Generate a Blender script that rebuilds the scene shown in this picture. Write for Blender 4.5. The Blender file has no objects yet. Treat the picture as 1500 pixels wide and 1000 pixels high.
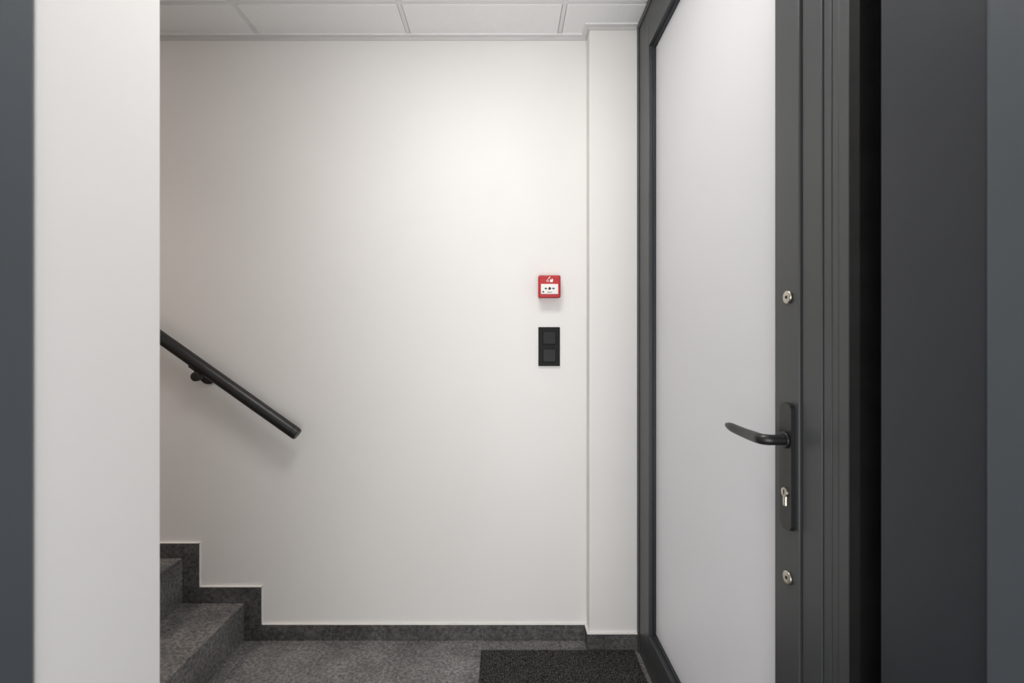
import bpy, bmesh, math
from mathutils import Vector, Matrix

scene = bpy.context.scene
scene.view_settings.view_transform = 'Standard'
scene.view_settings.look = 'None'

# ------------------------------------------------------------------ materials
def new_mat(name):
    m = bpy.data.materials.new(name); m.use_nodes = True
    nt = m.node_tree
    return m, nt, nt.nodes['Principled BSDF']

def noise_mat(name, c1, c2, scale=5, rough=0.6, detail=4, bump=0.0, bscale=200, metallic=0.0, spec=0.5, lo=0.35, hi=0.65, stretch=None):
    m, nt, b = new_mat(name)
    tc = nt.nodes.new('ShaderNodeTexCoord')
    src = tc.outputs['Object']
    if stretch:
        mp = nt.nodes.new('ShaderNodeMapping'); mp.inputs['Scale'].default_value = stretch
        nt.links.new(src, mp.inputs['Vector']); src = mp.outputs['Vector']
    n = nt.nodes.new('ShaderNodeTexNoise'); n.inputs['Scale'].default_value = scale; n.inputs['Detail'].default_value = detail
    nt.links.new(src, n.inputs['Vector'])
    r = nt.nodes.new('ShaderNodeValToRGB')
    r.color_ramp.elements[0].position = lo; r.color_ramp.elements[0].color = (*c1, 1)
    r.color_ramp.elements[1].position = hi; r.color_ramp.elements[1].color = (*c2, 1)
    nt.links.new(n.outputs['Fac'], r.inputs['Fac'])
    nt.links.new(r.outputs['Color'], b.inputs['Base Color'])
    b.inputs['Roughness'].default_value = rough
    b.inputs['Metallic'].default_value = metallic
    b.inputs['Specular IOR Level'].default_value = spec
    if bump > 0:
        n2 = nt.nodes.new('ShaderNodeTexNoise'); n2.inputs['Scale'].default_value = bscale
        nt.links.new(tc.outputs['Object'], n2.inputs['Vector'])
        bp = nt.nodes.new('ShaderNodeBump'); bp.inputs['Strength'].default_value = bump; bp.inputs['Distance'].default_value = 0.001
        nt.links.new(n2.outputs['Fac'], bp.inputs['Height'])
        nt.links.new(bp.outputs['Normal'], b.inputs['Normal'])
    return m

M_wall = noise_mat('wall_paint', (0.785,0.768,0.750), (0.81,0.793,0.775), 1.5, 0.5, bump=0.15, bscale=350, spec=0.3)
M_ceil = noise_mat('ceiling_tile_mat', (0.92,0.92,0.92), (0.95,0.95,0.95), 160, 0.9, bump=0.25, bscale=300, spec=0.1)
M_tbar = noise_mat('ceiling_grid_mat', (0.80,0.80,0.80), (0.83,0.83,0.83), 5, 0.5)
M_angle = noise_mat('wall_angle_mat', (0.62,0.61,0.60), (0.66,0.65,0.64), 5, 0.5)
M_alu = noise_mat('anthracite_aluminium', (0.045,0.048,0.049), (0.051,0.054,0.056), 3, 0.40, bump=0.08, bscale=900, spec=.5)
M_alu2 = noise_mat('anthracite_aluminium_dark', (0.022,0.025,0.030), (0.026,0.030,0.035), 3, 0.42, bump=0.08, bscale=900, spec=.4)
M_alu3 = noise_mat('anthracite_blue_frame', (0.062,0.072,0.083), (0.068,0.079,0.091), 3, 0.5, spec=.4)
M_rubber = noise_mat('black_rubber', (0.006,0.006,0.006), (0.01,0.01,0.01), 20, 0.7, spec=0.2)
M_blk = noise_mat('black_powdercoat', (0.010,0.010,0.010), (0.013,0.013,0.013), 60, 0.36, spec=.5)
M_switch = noise_mat('black_switch_plastic', (0.006,0.006,0.007), (0.008,0.008,0.009), 60, 0.4, spec=.3)
M_switchf = noise_mat('black_switch_frame', (0.003,0.003,0.003), (0.004,0.004,0.004), 60, 0.5, spec=.2)
M_red = noise_mat('red_plastic', (0.42,0.006,0.012), (0.48,0.010,0.016), 20, 0.35)
M_whitep = noise_mat('white_plastic', (0.80,0.78,0.76), (0.85,0.83,0.81), 20, 0.4)
M_steel = noise_mat('brushed_steel', (0.50,0.47,0.40), (0.62,0.58,0.50), 40, 0.3, metallic=1.0)
M_caulk = noise_mat('white_caulk', (0.80,0.78,0.75), (0.85,0.83,0.80), 20, 0.5)
M_grout = noise_mat('grey_grout', (0.12,0.115,0.11), (0.14,0.135,0.13), 30, 0.9)

def stone(name, joints=False, dark=1.0):
    m, nt, b = new_mat(name)
    tc = nt.nodes.new('ShaderNodeTexCoord')
    n1 = nt.nodes.new('ShaderNodeTexNoise'); n1.inputs['Scale'].default_value = 7; n1.inputs['Detail'].default_value = 9; n1.inputs['Roughness'].default_value = .75
    n2 = nt.nodes.new('ShaderNodeTexNoise'); n2.inputs['Scale'].default_value = 85; n2.inputs['Detail'].default_value = 6; n2.inputs['Roughness'].default_value = .75
    n3 = nt.nodes.new('ShaderNodeTexNoise'); n3.inputs['Scale'].default_value = 190; n3.inputs['Detail'].default_value = 2
    for n in (n1, n2, n3): nt.links.new(tc.outputs['Object'], n.inputs['Vector'])
    r1 = nt.nodes.new('ShaderNodeValToRGB'); e = r1.color_ramp.elements
    e[0].position = .36; e[0].color = (.110*dark,.107*dark,.106*dark,1); e[1].position = .64; e[1].color = (.215*dark,.209*dark,.206*dark,1)
    nt.links.new(n1.outputs['Fac'], r1.inputs['Fac'])
    r2 = nt.nodes.new('ShaderNodeValToRGB'); e = r2.color_ramp.elements
    e[0].position = .37; e[0].color = (.35,.35,.35,1); e[1].position = .64; e[1].color = (1.6,1.6,1.6,1)
    nt.links.new(n2.outputs['Fac'], r2.inputs['Fac'])
    mx = nt.nodes.new('ShaderNodeMixRGB'); mx.blend_type = 'MULTIPLY'; mx.inputs[0].default_value = 1
    nt.links.new(r1.outputs[0], mx.inputs[1]); nt.links.new(r2.outputs[0], mx.inputs[2])
    # pale flecks
    r3 = nt.nodes.new('ShaderNodeValToRGB'); e = r3.color_ramp.elements
    e[0].position = .64; e[0].color = (0,0,0,1); e[1].position = .72; e[1].color = (.55,.55,.55,1)
    nt.links.new(n3.outputs['Fac'], r3.inputs['Fac'])
    m3 = nt.nodes.new('ShaderNodeMixRGB'); nt.links.new(r3.outputs[0], m3.inputs[0])
    nt.links.new(mx.outputs[0], m3.inputs[1]); m3.inputs[2].default_value = (.45*dark,.44*dark,.43*dark,1)
    out = m3.outputs[0]
    if joints:
        sep = nt.nodes.new('ShaderNodeSeparateXYZ'); nt.links.new(tc.outputs['Object'], sep.inputs[0])
        facs = []
        for ax, off in (('X', 0.39), ('Y', -0.30)):
            a = nt.nodes.new('ShaderNodeMath'); a.operation = 'ADD'; a.inputs[1].default_value = off + 6.05
            nt.links.new(sep.outputs[ax], a.inputs[0])
            md = nt.nodes.new('ShaderNodeMath'); md.operation = 'MODULO'; md.inputs[1].default_value = .605
            nt.links.new(a.outputs[0], md.inputs[0])
            lt = nt.nodes.new('ShaderNodeMath'); lt.operation = 'LESS_THAN'; lt.inputs[1].default_value = .0025
            nt.links.new(md.outputs[0], lt.inputs[0]); facs.append(lt)
        mxx = nt.nodes.new('ShaderNodeMath'); mxx.operation = 'MAXIMUM'
        nt.links.new(facs[0].outputs[0], mxx.inputs[0]); nt.links.new(facs[1].outputs[0], mxx.inputs[1])
        m2 = nt.nodes.new('ShaderNodeMixRGB'); nt.links.new(mxx.outputs[0], m2.inputs[0])
        nt.links.new(out, m2.inputs[1]); m2.inputs[2].default_value = (.085,.082,.080,1)
        out = m2.outputs[0]
    nt.links.new(out, b.inputs['Base Color'])
    b.inputs['Roughness'].default_value = .5
    bp = nt.nodes.new('ShaderNodeBump'); bp.inputs['Strength'].default_value = .2; bp.inputs['Distance'].default_value = .001
    nt.links.new(n2.outputs['Fac'], bp.inputs['Height']); nt.links.new(bp.outputs['Normal'], b.inputs['Normal'])
    return m
M_stone = stone('dark_stone_tile', dark=1.0)
M_floor = stone('floor_stone_tile', True, dark=1.12)
M_skirt = stone('skirting_stone', dark=.48)

# ribbed mat
M_mat, nt, b = new_mat('ribbed_entrance_carpet')
tc = nt.nodes.new('ShaderNodeTexCoord')
mp = nt.nodes.new('ShaderNodeMapping'); mp.inputs['Scale'].default_value = (1,.6,1)
nt.links.new(tc.outputs['Object'], mp.inputs['Vector'])
n = nt.nodes.new('ShaderNodeTexNoise'); n.inputs['Scale'].default_value = 230; n.inputs['Detail'].default_value = 2
nt.links.new(mp.outputs[0], n.inputs['Vector'])
r = nt.nodes.new('ShaderNodeValToRGB'); e = r.color_ramp.elements
e[0].position = .42; e[0].color = (.018,.018,.018,1); e[1].position = .70; e[1].color = (.15,.145,.14,1)
nt.links.new(n.outputs['Fac'], r.inputs['Fac']); nt.links.new(r.outputs[0], b.inputs['Base Color'])
b.inputs['Roughness'].default_value = .95; b.inputs['Specular IOR Level'].default_value = .1
bp = nt.nodes.new('ShaderNodeBump'); bp.inputs['Distance'].default_value = .002
nt.links.new(n.outputs['Fac'], bp.inputs['Height']); nt.links.new(bp.outputs['Normal'], b.inputs['Normal'])

# frosted pane
M_glass, nt, b = new_mat('frosted_white_glazing')
b.inputs['Roughness'].default_value = .35
tc = nt.nodes.new('ShaderNodeTexCoord')
n = nt.nodes.new('ShaderNodeTexNoise'); n.inputs['Scale'].default_value = 2; n.inputs['Detail'].default_value = 5
nt.links.new(tc.outputs['Object'], n.inputs['Vector'])
r = nt.nodes.new('ShaderNodeValToRGB'); e = r.color_ramp.elements
e[0].position = .3; e[0].color = (.79,.79,.795,1); e[1].position = .7; e[1].color = (.82,.82,.825,1)
nt.links.new(n.outputs['Fac'], r.inputs['Fac']); nt.links.new(r.outputs[0], b.inputs['Base Color'])
tr = nt.nodes.new('ShaderNodeBsdfTranslucent'); tr.inputs[0].default_value = (.90,.89,.90,1)
ms = nt.nodes.new('ShaderNodeMixShader'); ms.inputs[0].default_value = .42
nt.links.new(b.outputs[0], ms.inputs[1]); nt.links.new(tr.outputs[0], ms.inputs[2])
nt.links.new(ms.outputs[0], nt.nodes['Material Output'].inputs[0])

M_emit, nt, b = new_mat('lamp_diffuser')
b.inputs['Emission Color'].default_value = (1,.96,.92,1); b.inputs['Emission Strength'].default_value = 1.5

# ------------------------------------------------------------------ builder
class B:
    def __init__(s, name):
        s.name = name; s.bm = bmesh.new(); s.mats = []
    def mi(s, mat):
        if mat not in s.mats: s.mats.append(mat)
        return s.mats.index(mat)
    def merge(s, t, mat, smooth=False):
        i = s.mi(mat)
        bmesh.ops.recalc_face_normals(t, faces=t.faces[:])
        for f in t.faces: f.material_index = i; f.smooth = smooth
        me = bpy.data.meshes.new('t'); t.to_mesh(me); t.free()
        s.bm.from_mesh(me); bpy.data.meshes.remove(me)
    def box(s, x0,x1,y0,y1,z0,z1, mat, bev=0, seg=2):
        t = bmesh.new(); bmesh.ops.create_cube(t, size=1)
        for v in t.verts:
            v.co = Vector(((x0+x1)/2+v.co.x*(x1-x0),(y0+y1)/2+v.co.y*(y1-y0),(z0+z1)/2+v.co.z*(z1-z0)))
        if bev > 0: bmesh.ops.bevel(t, geom=t.edges[:], offset=bev, segments=seg, affect='EDGES', profile=.5)
        s.merge(t, mat)
    def cyl(s, p0, p1, r, mat, r2=None, seg=40, bev=0):
        p0, p1 = Vector(p0), Vector(p1); d = p1-p0
        t = bmesh.new()
        bmesh.ops.create_cone(t, cap_ends=True, segments=seg, radius1=r, radius2=r if r2 is None else r2, depth=d.length)
        if bev > 0:
            es = [e for e in t.edges if any(len(f.verts) > 4 for f in e.link_faces)]
            bmesh.ops.bevel(t, geom=es, offset=bev, segments=3, affect='EDGES', profile=.5)
        q = Vector((0,0,1)).rotation_difference(d.normalized()).to_matrix().to_4x4()
        bmesh.ops.transform(t, matrix=Matrix.Translation((p0+p1)/2) @ q, verts=t.verts)
        s.merge(t, mat, True)
    def prism(s, pts, axis, a0, a1, mat, bev=0):
        t = bmesh.new()
        def mk(p,a):
            return {'y':(p[0],a,p[1]),'x':(a,p[0],p[1]),'z':(p[0],p[1],a)}[axis]
        v0=[t.verts.new(mk(p,a0)) for p in pts]; v1=[t.verts.new(mk(p,a1)) for p in pts]
        t.faces.new(v0); t.faces.new(v1[::-1])
        for i in range(len(pts)):
            j=(i+1)%len(pts); t.faces.new((v0[i],v0[j],v1[j],v1[i]))
        if bev>0: bmesh.ops.bevel(t, geom=t.edges[:], offset=bev, segments=2, affect='EDGES')
        s.merge(t, mat)
    def sweep(s, path, radii, mat, seg=20):
        t = bmesh.new(); rings=[]
        P=[Vector(p) for p in path]
        for i,p in enumerate(P):
            d=(P[min(i+1,len(P)-1)]-P[max(i-1,0)]).normalized()
            up=Vector((0,0,1)); side=d.cross(up).normalized(); u2=side.cross(d).normalized()
            a,bb=radii[i]
            rings.append([t.verts.new(p+side*a*math.cos(k*2*math.pi/seg)+u2*bb*math.sin(k*2*math.pi/seg)) for k in range(seg)])
        for r0,r1 in zip(rings,rings[1:]):
            for k in range(seg): t.faces.new((r0[k],r0[(k+1)%seg],r1[(k+1)%seg],r1[k]))
        t.faces.new(rings[0]); t.faces.new(rings[-1][::-1])
        s.merge(t, mat, True)
    def done(s, parent=None):
        me = bpy.data.meshes.new(s.name); s.bm.to_mesh(me); s.bm.free()
        for m in s.mats: me.materials.append(m)
        o = bpy.data.objects.new(s.name, me); scene.collection.objects.link(o)
        if any(p.use_smooth for p in me.polygons):
            es = o.modifiers.new('edge', 'EDGE_SPLIT'); es.split_angle = math.radians(40)
        if parent: o.parent = parent
        return o
def empty(name):
    o = bpy.data.objects.new(name, None); scene.collection.objects.link(o); return o

F = 693.5
YW = 1.908      # back wall plane
H = 2.433       # ceiling
XD = .5165      # side-door frame face
PX0, PY = .328, 1.845   # pier

# ------------------------------------------------------------------ shell
b_ = B('floor'); b_.box(-4.0,.75,-1.6,YW+.1,-.1,0,M_floor); b_.done()
b_ = B('wall_back'); b_.box(-4.0,.75,YW,YW+.12,0,3.2,M_wall); b_.done()
b_ = B('wall_corner_pier'); b_.box(PX0,.66,PY,YW,0,H,M_wall,.002); b_.done()
b_ = B('wall_left'); b_.box(-4.1,-4.0,.5,YW,0,3.2,M_wall); b_.done()
b_ = B('wall_front'); b_.box(-4.0,-.5,.503,.687,0,3.2,M_wall,.0025)
b_.done()
b_ = B('wall_lintel'); b_.box(-.5,.75,.503,.687,2.25,3.2,M_wall); b_.done()

# ceiling with grid (stairwell open to the left)
CX0 = -1.95
b_ = B('ceiling')
xs = [CX0, -1.597, -.992, -.387, .218, .655]
ys = [.687, 1.115, 1.72, YW]
for i in range(len(xs)-1):
    for j in range(len(ys)-1):
        x0,x1,y0,y1 = xs[i],xs[i+1],ys[j],ys[j+1]
        b_.box(x0+.009,x1-.009,y0+.009,y1-.009,H-.004,H+.015,M_ceil,.002)
b_.box(CX0,.655,.687,YW,H+.012,H+.03,M_ceil)
b_.box(CX0-.1,CX0,.687,YW,H-.01,3.2,M_wall)
b_.done()
b_ = B('ceiling_stairwell'); b_.box(-4.1,.75,.5,YW+.12,3.2,3.3,M_ceil); b_.done()
b_ = B('trim_ceiling_grid')
for x in xs[1:-1]: b_.box(x-.0075,x+.0075,.69,YW-.02,H-.003,H+.011,M_tbar,.001)
for y in ys[1:-1]: b_.box(CX0,.51,y-.0075,y+.0075,H-.0028,H+.011,M_tbar,.001)
b_.done()
b_ = B('trim_wall_angle')
b_.prism([(CX0,YW),(CX0,YW-.020),(PX0-.020,YW-.020),(PX0-.020,PY-.020),(XD-.005,PY-.020),(XD-.005,PY+.001),(PX0+.001,PY+.001),(PX0+.001,YW)],'z',H-.010,H-.0035,M_tbar)
b_.prism([(CX0,YW),(CX0,YW-.004),(PX0-.004,YW-.004),(PX0-.004,PY-.004),(XD-.005,PY-.004),(XD-.005,PY+.001),(PX0+.001,PY+.001),(PX0+.001,YW)],'z',H-.021,H-.0101,M_angle)
b_.done()

# ------------------------------------------------------------------ staircase
T=.247; R=.1808; X1=-1.047; Z1=.1507; N=11
b_ = B('staircase')
for i in range(N):
    xn = X1 - T*i; zt = Z1 + R*i; zb = 0 if i==0 else zt-R
    xe = xn - T - .012 if i < N-1 else -3.999
    if xn < -3.99: break
    b_.box(max(xe,-3.999), xn-.001, .690, 1.899, zt-.011, zt, M_stone, .0012)
    b_.box(xn-.011, xn, .690, 1.899, zb+.001, zt-.0125, M_stone, .001)
    b_.box(max(xe,-3.999), xn-.0105, .692, 1.897, 0.0 if i==0 else zb-.02, zt-.0105, M_grout)
b_.done()

def skirt_pts():
    pts=[(PX0-.011,0),(PX0-.011,.063),(-.978,.063)]
    x=-.978; z=.2137
    for i in range(8):
        pts += [(x,z),(x-.2495,z)]
        x -= .2495 if i==0 else T; 
        z += .1755 if i==0 else R
        pts[-1]=(x,pts[-1][1])
    pts += [(x,0)]
    return pts
b_ = B('baseboard_back')
pts = skirt_pts()
b_.prism(pts,'y',1.900,YW,M_skirt)
top = pts[1:-1]
for (xa,za),(xb,zb) in zip(top,top[1:]):
    if abs(za-zb)<1e-6: b_.box(xb-.0,xa+.003,1.8995,YW,za,za+.0035,M_caulk)
    else: b_.box(xa,xa+.0035,1.8995,YW,min(za,zb),max(za,zb)+.0035,M_caulk)
for px in (485,707):
    X=(px-740)/365; b_.box(X-.0012,X+.0012,1.8994,1.901,0,.063,M_grout)
b_.done()
b_ = B('baseboard_pier')
b_.box(PX0-.010,XD-.001,PY-.010,PY,0,.065,M_skirt,.0008)
b_.box(PX0-.010,PX0,PY,1.8995,0,.065,M_skirt,.0008)
b_.box(PX0-.010,XD-.001,PY-.010,PY,.065,.068,M_caulk)
b_.box(PX0-.010,PX0,PY,YW,.065,.068,M_caulk)
b_.done()

# ------------------------------------------------------------------ door mat
b_ = B('entrance_mat')
mx0,mx1,my0,my1=-.093,.50,.72,1.842
b_.box(mx0,mx1,my0,my1-.008,0,.004,M_mat)
x=mx0
while x<mx1-.008:
    b_.box(x,x+.0058,my0,my1-.008,.002,.0085,M_mat,.0018,1); x+=.0095
b_.done()

# ------------------------------------------------------------------ handrail
hr = empty('stair_handrail')
yr=1.832
e0=Vector((-.806,yr,.842)); d=Vector((-.525,0,.372)).normalized()
b_ = B('rail_tube')
b_.cyl(e0, e0+d*3.0, .0235, M_blk, bev=.0025)
b_.cyl(e0-d*.004, e0+d*.004, .0215, M_blk, bev=.001)
b_.cyl(e0+d*.020, e0+d*.0215, .0238, M_rubber)
b_.done(hr)
b_ = B('rail_brackets')
for s_ in (.46, 1.5, 2.5):
    c=e0+d*s_
    n_=Vector((d.z,0,-d.x)); n_ = -n_ if n_.z>0 else n_
    under=c+n_*.0235
    k=Vector((under.x+.002,yr,under.z-.024))
    b_.cyl((k.x,yr,under.z+.012),(k.x,yr,k.z),.010,M_blk)
    t=bmesh.new(); bmesh.ops.create_cube(t,size=1)
    bmesh.ops.scale(t,vec=(.060,.026,.006),verts=t.verts)
    bmesh.ops.bevel(t,geom=t.edges[:],offset=.0015,segments=2,affect='EDGES')
    ang=math.atan2(-d.z,-d.x)
    bmesh.ops.transform(t,matrix=Matrix.Translation(under)@Matrix.Rotation(-ang,4,'Y'),verts=t.verts)
    b_.merge(t,M_blk)
    b_.cyl((k.x,yr-.014,k.z),(k.x,yr+.010,k.z),.0185,M_blk,bev=.005)
    b_.cyl((k.x,yr,k.z),(k.x,YW-.006,k.z-.004),.0085,M_blk)
    b_.cyl((k.x,YW-.010,k.z-.004),(k.x,YW,k.z-.004),.032,M_blk,bev=.002)
b_.done(hr)

# ------------------------------------------------------------------ fire alarm call point
fa = empty('fire_alarm_call_point')
cx=(805-740)/F*1.86; cz=1.2+(500-419.5)/F*1.86
b_ = B('housing')
b_.box(cx-.042,cx+.042,1.872,YW,cz-.042,cz+.042,M_red,.004)
b_.box(cx-.0435,cx+.0435,1.858,1.876,cz-.0445,cz+.0445,M_red,.006,3)
b_.done(fa)
b_ = B('break_panel')
b_.box(cx-.034,cx+.034,1.8565,1.860,cz-.030,cz+.010,M_whitep,.002)
b_.cyl((cx,1.8555,cz-.008),(cx,1.857,cz-.008),.0055,M_blk)
for sg in (-1,1):
    b_.prism([(cx+sg*.009,cz-.008),(cx+sg*.016,cz-.0035),(cx+sg*.016,cz-.0125)],'y',1.8555,1.857,M_blk)
    b_.box(min(cx+sg*.015,cx+sg*.020),max(cx+sg*.015,cx+sg*.020),1.8555,1.857,cz-.0095,cz-.0065,M_blk)
b_.box(cx-.028,cx-.022,1.8555,1.857,cz-.024,cz-.018,M_blk)
b_.box(cx-.010,cx+.010,1.8555,1.857,cz-.0235,cz-.0215,M_grout)
b_.done(fa)
b_ = B('burning_house_symbol')
zz=cz+.027
b_.cyl((cx-.008,1.8568,zz-.005),(cx-.008,1.8585,zz-.005),.0045,M_whitep)
b_.cyl((cx-.008,1.8566,zz-.005),(cx-.008,1.8568,zz-.005),.0028,M_red)
b_.prism([(cx+.001,zz-.010),(cx+.012,zz-.010),(cx+.014,zz),(cx+.009,zz+.004),(cx+.006,zz-.002),(cx+.003,zz+.003)],'y',1.8568,1.8585,M_whitep)
b_.prism([(cx-.008,zz+.001),(cx-.001,zz+.005),(cx+.004,zz+.012),(cx+.000,zz+.011),(cx-.004,zz+.007)],'y',1.8568,1.8585,M_whitep)
b_.done(fa)

# ------------------------------------------------------------------ switch
sw = empty('light_switch')
sx=(804.5-740)/F*1.9; sz=1.2+(500-507.5)/F*1.9
b_ = B('cover_frame')
b_.box(sx-.0430,sx+.0430,1.899,YW,sz-.078,sz+.078,M_switchf,.0015)
b_.done(sw)
b_ = B('rockers')
for s_ in (-1,1):
    zc=sz+s_*.0355
    b_.box(sx-.0275,sx+.0275,1.8965,1.900,zc-.0275,zc+.0275,M_switchf,.001)
    b_.prism([(1.8895,zc-.0235),(1.899,zc-.0235),(1.899,zc+.0235),(1.8935,zc+.0235)],'x',sx-.0235,sx+.0235,M_switch,.0012)
b_.done(sw)

# ------------------------------------------------------------------ side door
dr = empty('door_1')
b_ = B('outer_frame')
XF=XD; XB=.66
yf0,yf1=.709,1.843
ZT=2.42
b_.box(XF-.004,XB,1.822,yf1,0,ZT,M_alu,.001)
b_.box(XF,XB,1.752,1.821,0,ZT,M_alu,.0015)
b_.box(XF,XB,yf0,1.751,2.335,ZT,M_alu,.0015)
b_.box(XF-.004,XB,yf0,1.821,ZT-.018,ZT+.004,M_alu,.001)
b_.box(XF,XB,yf0,1.751,0,.072,M_alu,.0015)
for a,c in ((.7725,.8225),(.7525,.7705),(.7355,.7505),(.7115,.7335)):
    b_.box(XF+(.002 if .73<a<.76 else 0),XB,a,c,.0725,2.334,M_alu,.0012)
b_.box(XF+.005,XB-.002,.7118,.822,.0725,2.334,M_rubber)
b_.box(XF,XB+.09,.690,.7112,0,ZT,M_rubber,.001)
b_.done(dr)
b_ = B('sash')
s0,s1,zb,zt=.8265,1.749,.076,2.331
b_.box(XF-.004,.60,s0,.900,zb,zt,M_alu,.0015)
b_.box(XF-.004,.60,1.690,s1,zb,zt,M_alu,.0015)
b_.box(XF-.004,.60,.9005,1.6895,2.255,zt,M_alu,.0015)
b_.box(XF-.004,.60,.9005,1.6895,zb,.150,M_alu,.0015)
g0,g1,gz0,gz1=.9005,1.6895,.1505,2.2545
b_.box(.526,.60,g0,g0+.010,gz0,gz1,M_alu2,.001)
b_.box(.526,.60,g1-.012,g1,gz0,gz1,M_alu2,.001)
b_.box(.526,.60,g0+.010,g1-.012,gz1-.012,gz1,M_alu2,.001)
b_.box(.526,.60,g0+.010,g1-.012,gz0,gz0+.012,M_alu2,.001)
b_.done(dr)
b_ = B('frosted_pane')
b_.box(.535,.541,g0+.004,g1-.004,gz0+.004,gz1-.004,M_glass)
b_.done(dr)
b_ = B('handle_set')
yh=.852
hx=XF-.004
def rrect(w,h,r,n=6):
    out=[]
    for (sx_,sz_,a0) in ((1,1,0),(-1,1,90),(-1,-1,180),(1,-1,270)):
        for k in range(n+1):
            a=math.radians(a0+90*k/n); out.append((sx_*(w-r)+r*math.cos(a), sz_*(h-r)+r*math.sin(a)))
    return out
pl=[(yh+p[0],.976+p[1]) for p in rrect(.0175,.1135,.010)]
b_.prism(pl,'x',hx-.0085,hx,M_blk,.0012)
zl=1.023
b_.cyl((hx-.008,yh,zl),(hx-.013,yh,zl),.0150,M_blk,bev=.002)
path=[];rad=[]
for xo in (.008,.020,.032): path.append((hx-xo,yh,zl)); rad.append((.0095,.0095))
for k in range(1,7):
    a=math.radians(15*k); path.append((hx-.034-.014*math.sin(a), yh+.014*(1-math.cos(a)), zl)); rad.append((.0092,.0098))
for k in range(1,13):
    u=k/12; path.append((hx-.048+.004*math.sin(u*math.pi), yh+.014+.130*u, zl-.003*math.sin(u*math.pi)+.002*u)); 
    tp=1.0 if u<.9 else (.85 if u<.99 else .45)
    rad.append(((.0085-.003*u)*tp,(.0105-.0015*u)*tp))
b_.sweep(path,rad,M_blk)
zc=.922
b_.cyl((hx-.0115,yh,zc+.007),(hx-.002,yh,zc+.007),.0085,M_steel,bev=.0008)
b_.box(hx-.0112,hx-.002,yh-.0048,yh+.0048,zc-.018,zc+.004,M_steel,.002)
b_.box(hx-.0120,hx-.011,yh-.0010,yh+.0010,zc+.003,zc+.012,M_rubber)
for z in (1.280,.774):
    b_.cyl((hx-.005,yh+.003,z),(hx,yh+.003,z),.0120,M_steel,bev=.002)
    b_.cyl((hx-.0056,yh+.003,z),(hx-.0048,yh+.003,z),.003,M_rubber)
b_.done(dr)

# ------------------------------------------------------------------ doorway the photo is taken from
dw = empty('door_2')
b_ = B('left_jamb')
b_.box(-.62,-.496,.400,.501,0,2.25,M_alu3,.006,4)
b_.box(-.64,-.503,.34,.399,0,2.25,M_alu3,.006,4)
b_.done(dw)
b_ = B('right_jamb')
b_.box(.493,.62,.395,.489,0,2.25,M_alu3,.008,4)
b_.done(dw)
b_ = B('side_panel')
b_.box(.500,.60,.491,.6305,0,2.25,M_alu2,.002)
b_.done(dw)
b_ = B('head')
b_.box(-.62,.62,.400,.500,2.251,2.33,M_alu3,.004)
b_.done(dw)
b_ = B('wall_right'); b_.box(.625,.75,.395,.688,0,2.25,M_wall)
b_.box(.662,.75,.7125,PY,2.44,3.2,M_wall); b_.done()

# ------------------------------------------------------------------ lights
dl = empty('ceiling_led_panel')
b_ = B('panel_frame')
px0,px1,py0,py1=-.378,.209,.72,1.106
b_.box(px0,px1,py0,py1,H-.008,H-.0045,M_whitep,.001)
b_.box(px0+.012,px1-.012,py0+.012,py1-.012,H-.0095,H-.0078,M_emit)
b_.done(dl)
def area(name, loc, size, power, col, rot=(0,0,0), sy=None, shape='SQUARE', spread=180):
    L=bpy.data.lights.new(name,'AREA'); L.energy=power; L.color=col; L.shape=shape; L.size=size
    if sy: L.size_y=sy
    L.spread=math.radians(spread)
    o=bpy.data.objects.new(name,L); o.location=loc; o.rotation_euler=rot; scene.collection.objects.link(o); return o
o=area('led_lamp',((px0+px1)/2,(py0+py1)/2,H-.012),px1-px0-.03,10,(1,.985,.965),shape='RECTANGLE',sy=py1-py0-.03); o.parent=dl
area('stairwell_lamp',(-2.6,1.2,3.1),.8,20,(1,.83,.70))
area('front_fill_light',(-.1,-1.7,.45),2.2,78,(1,1,.99),rot=(math.radians(112),0,0))  # added fill behind the camera, tilted up to brighten ceiling and wall; no real window

w=bpy.data.worlds.new('world'); scene.world=w; w.use_nodes=True
w.node_tree.nodes['Background'].inputs[0].default_value=(.97,.98,1,1)
w.node_tree.nodes['Background'].inputs[1].default_value=.82

# ------------------------------------------------------------------ camera
cam=bpy.data.cameras.new('camera'); co=bpy.data.objects.new('camera',cam); scene.collection.objects.link(co)
co.location=(0,0,1.2); co.rotation_euler=(math.radians(90),0,0)
cam.sensor_width=36; cam.lens=F/1500*36; cam.shift_x=10/1500; cam.clip_start=.01
cam.dof.use_dof=True; cam.dof.focus_distance=1.6; cam.dof.aperture_fstop=4.5
scene.camera=co
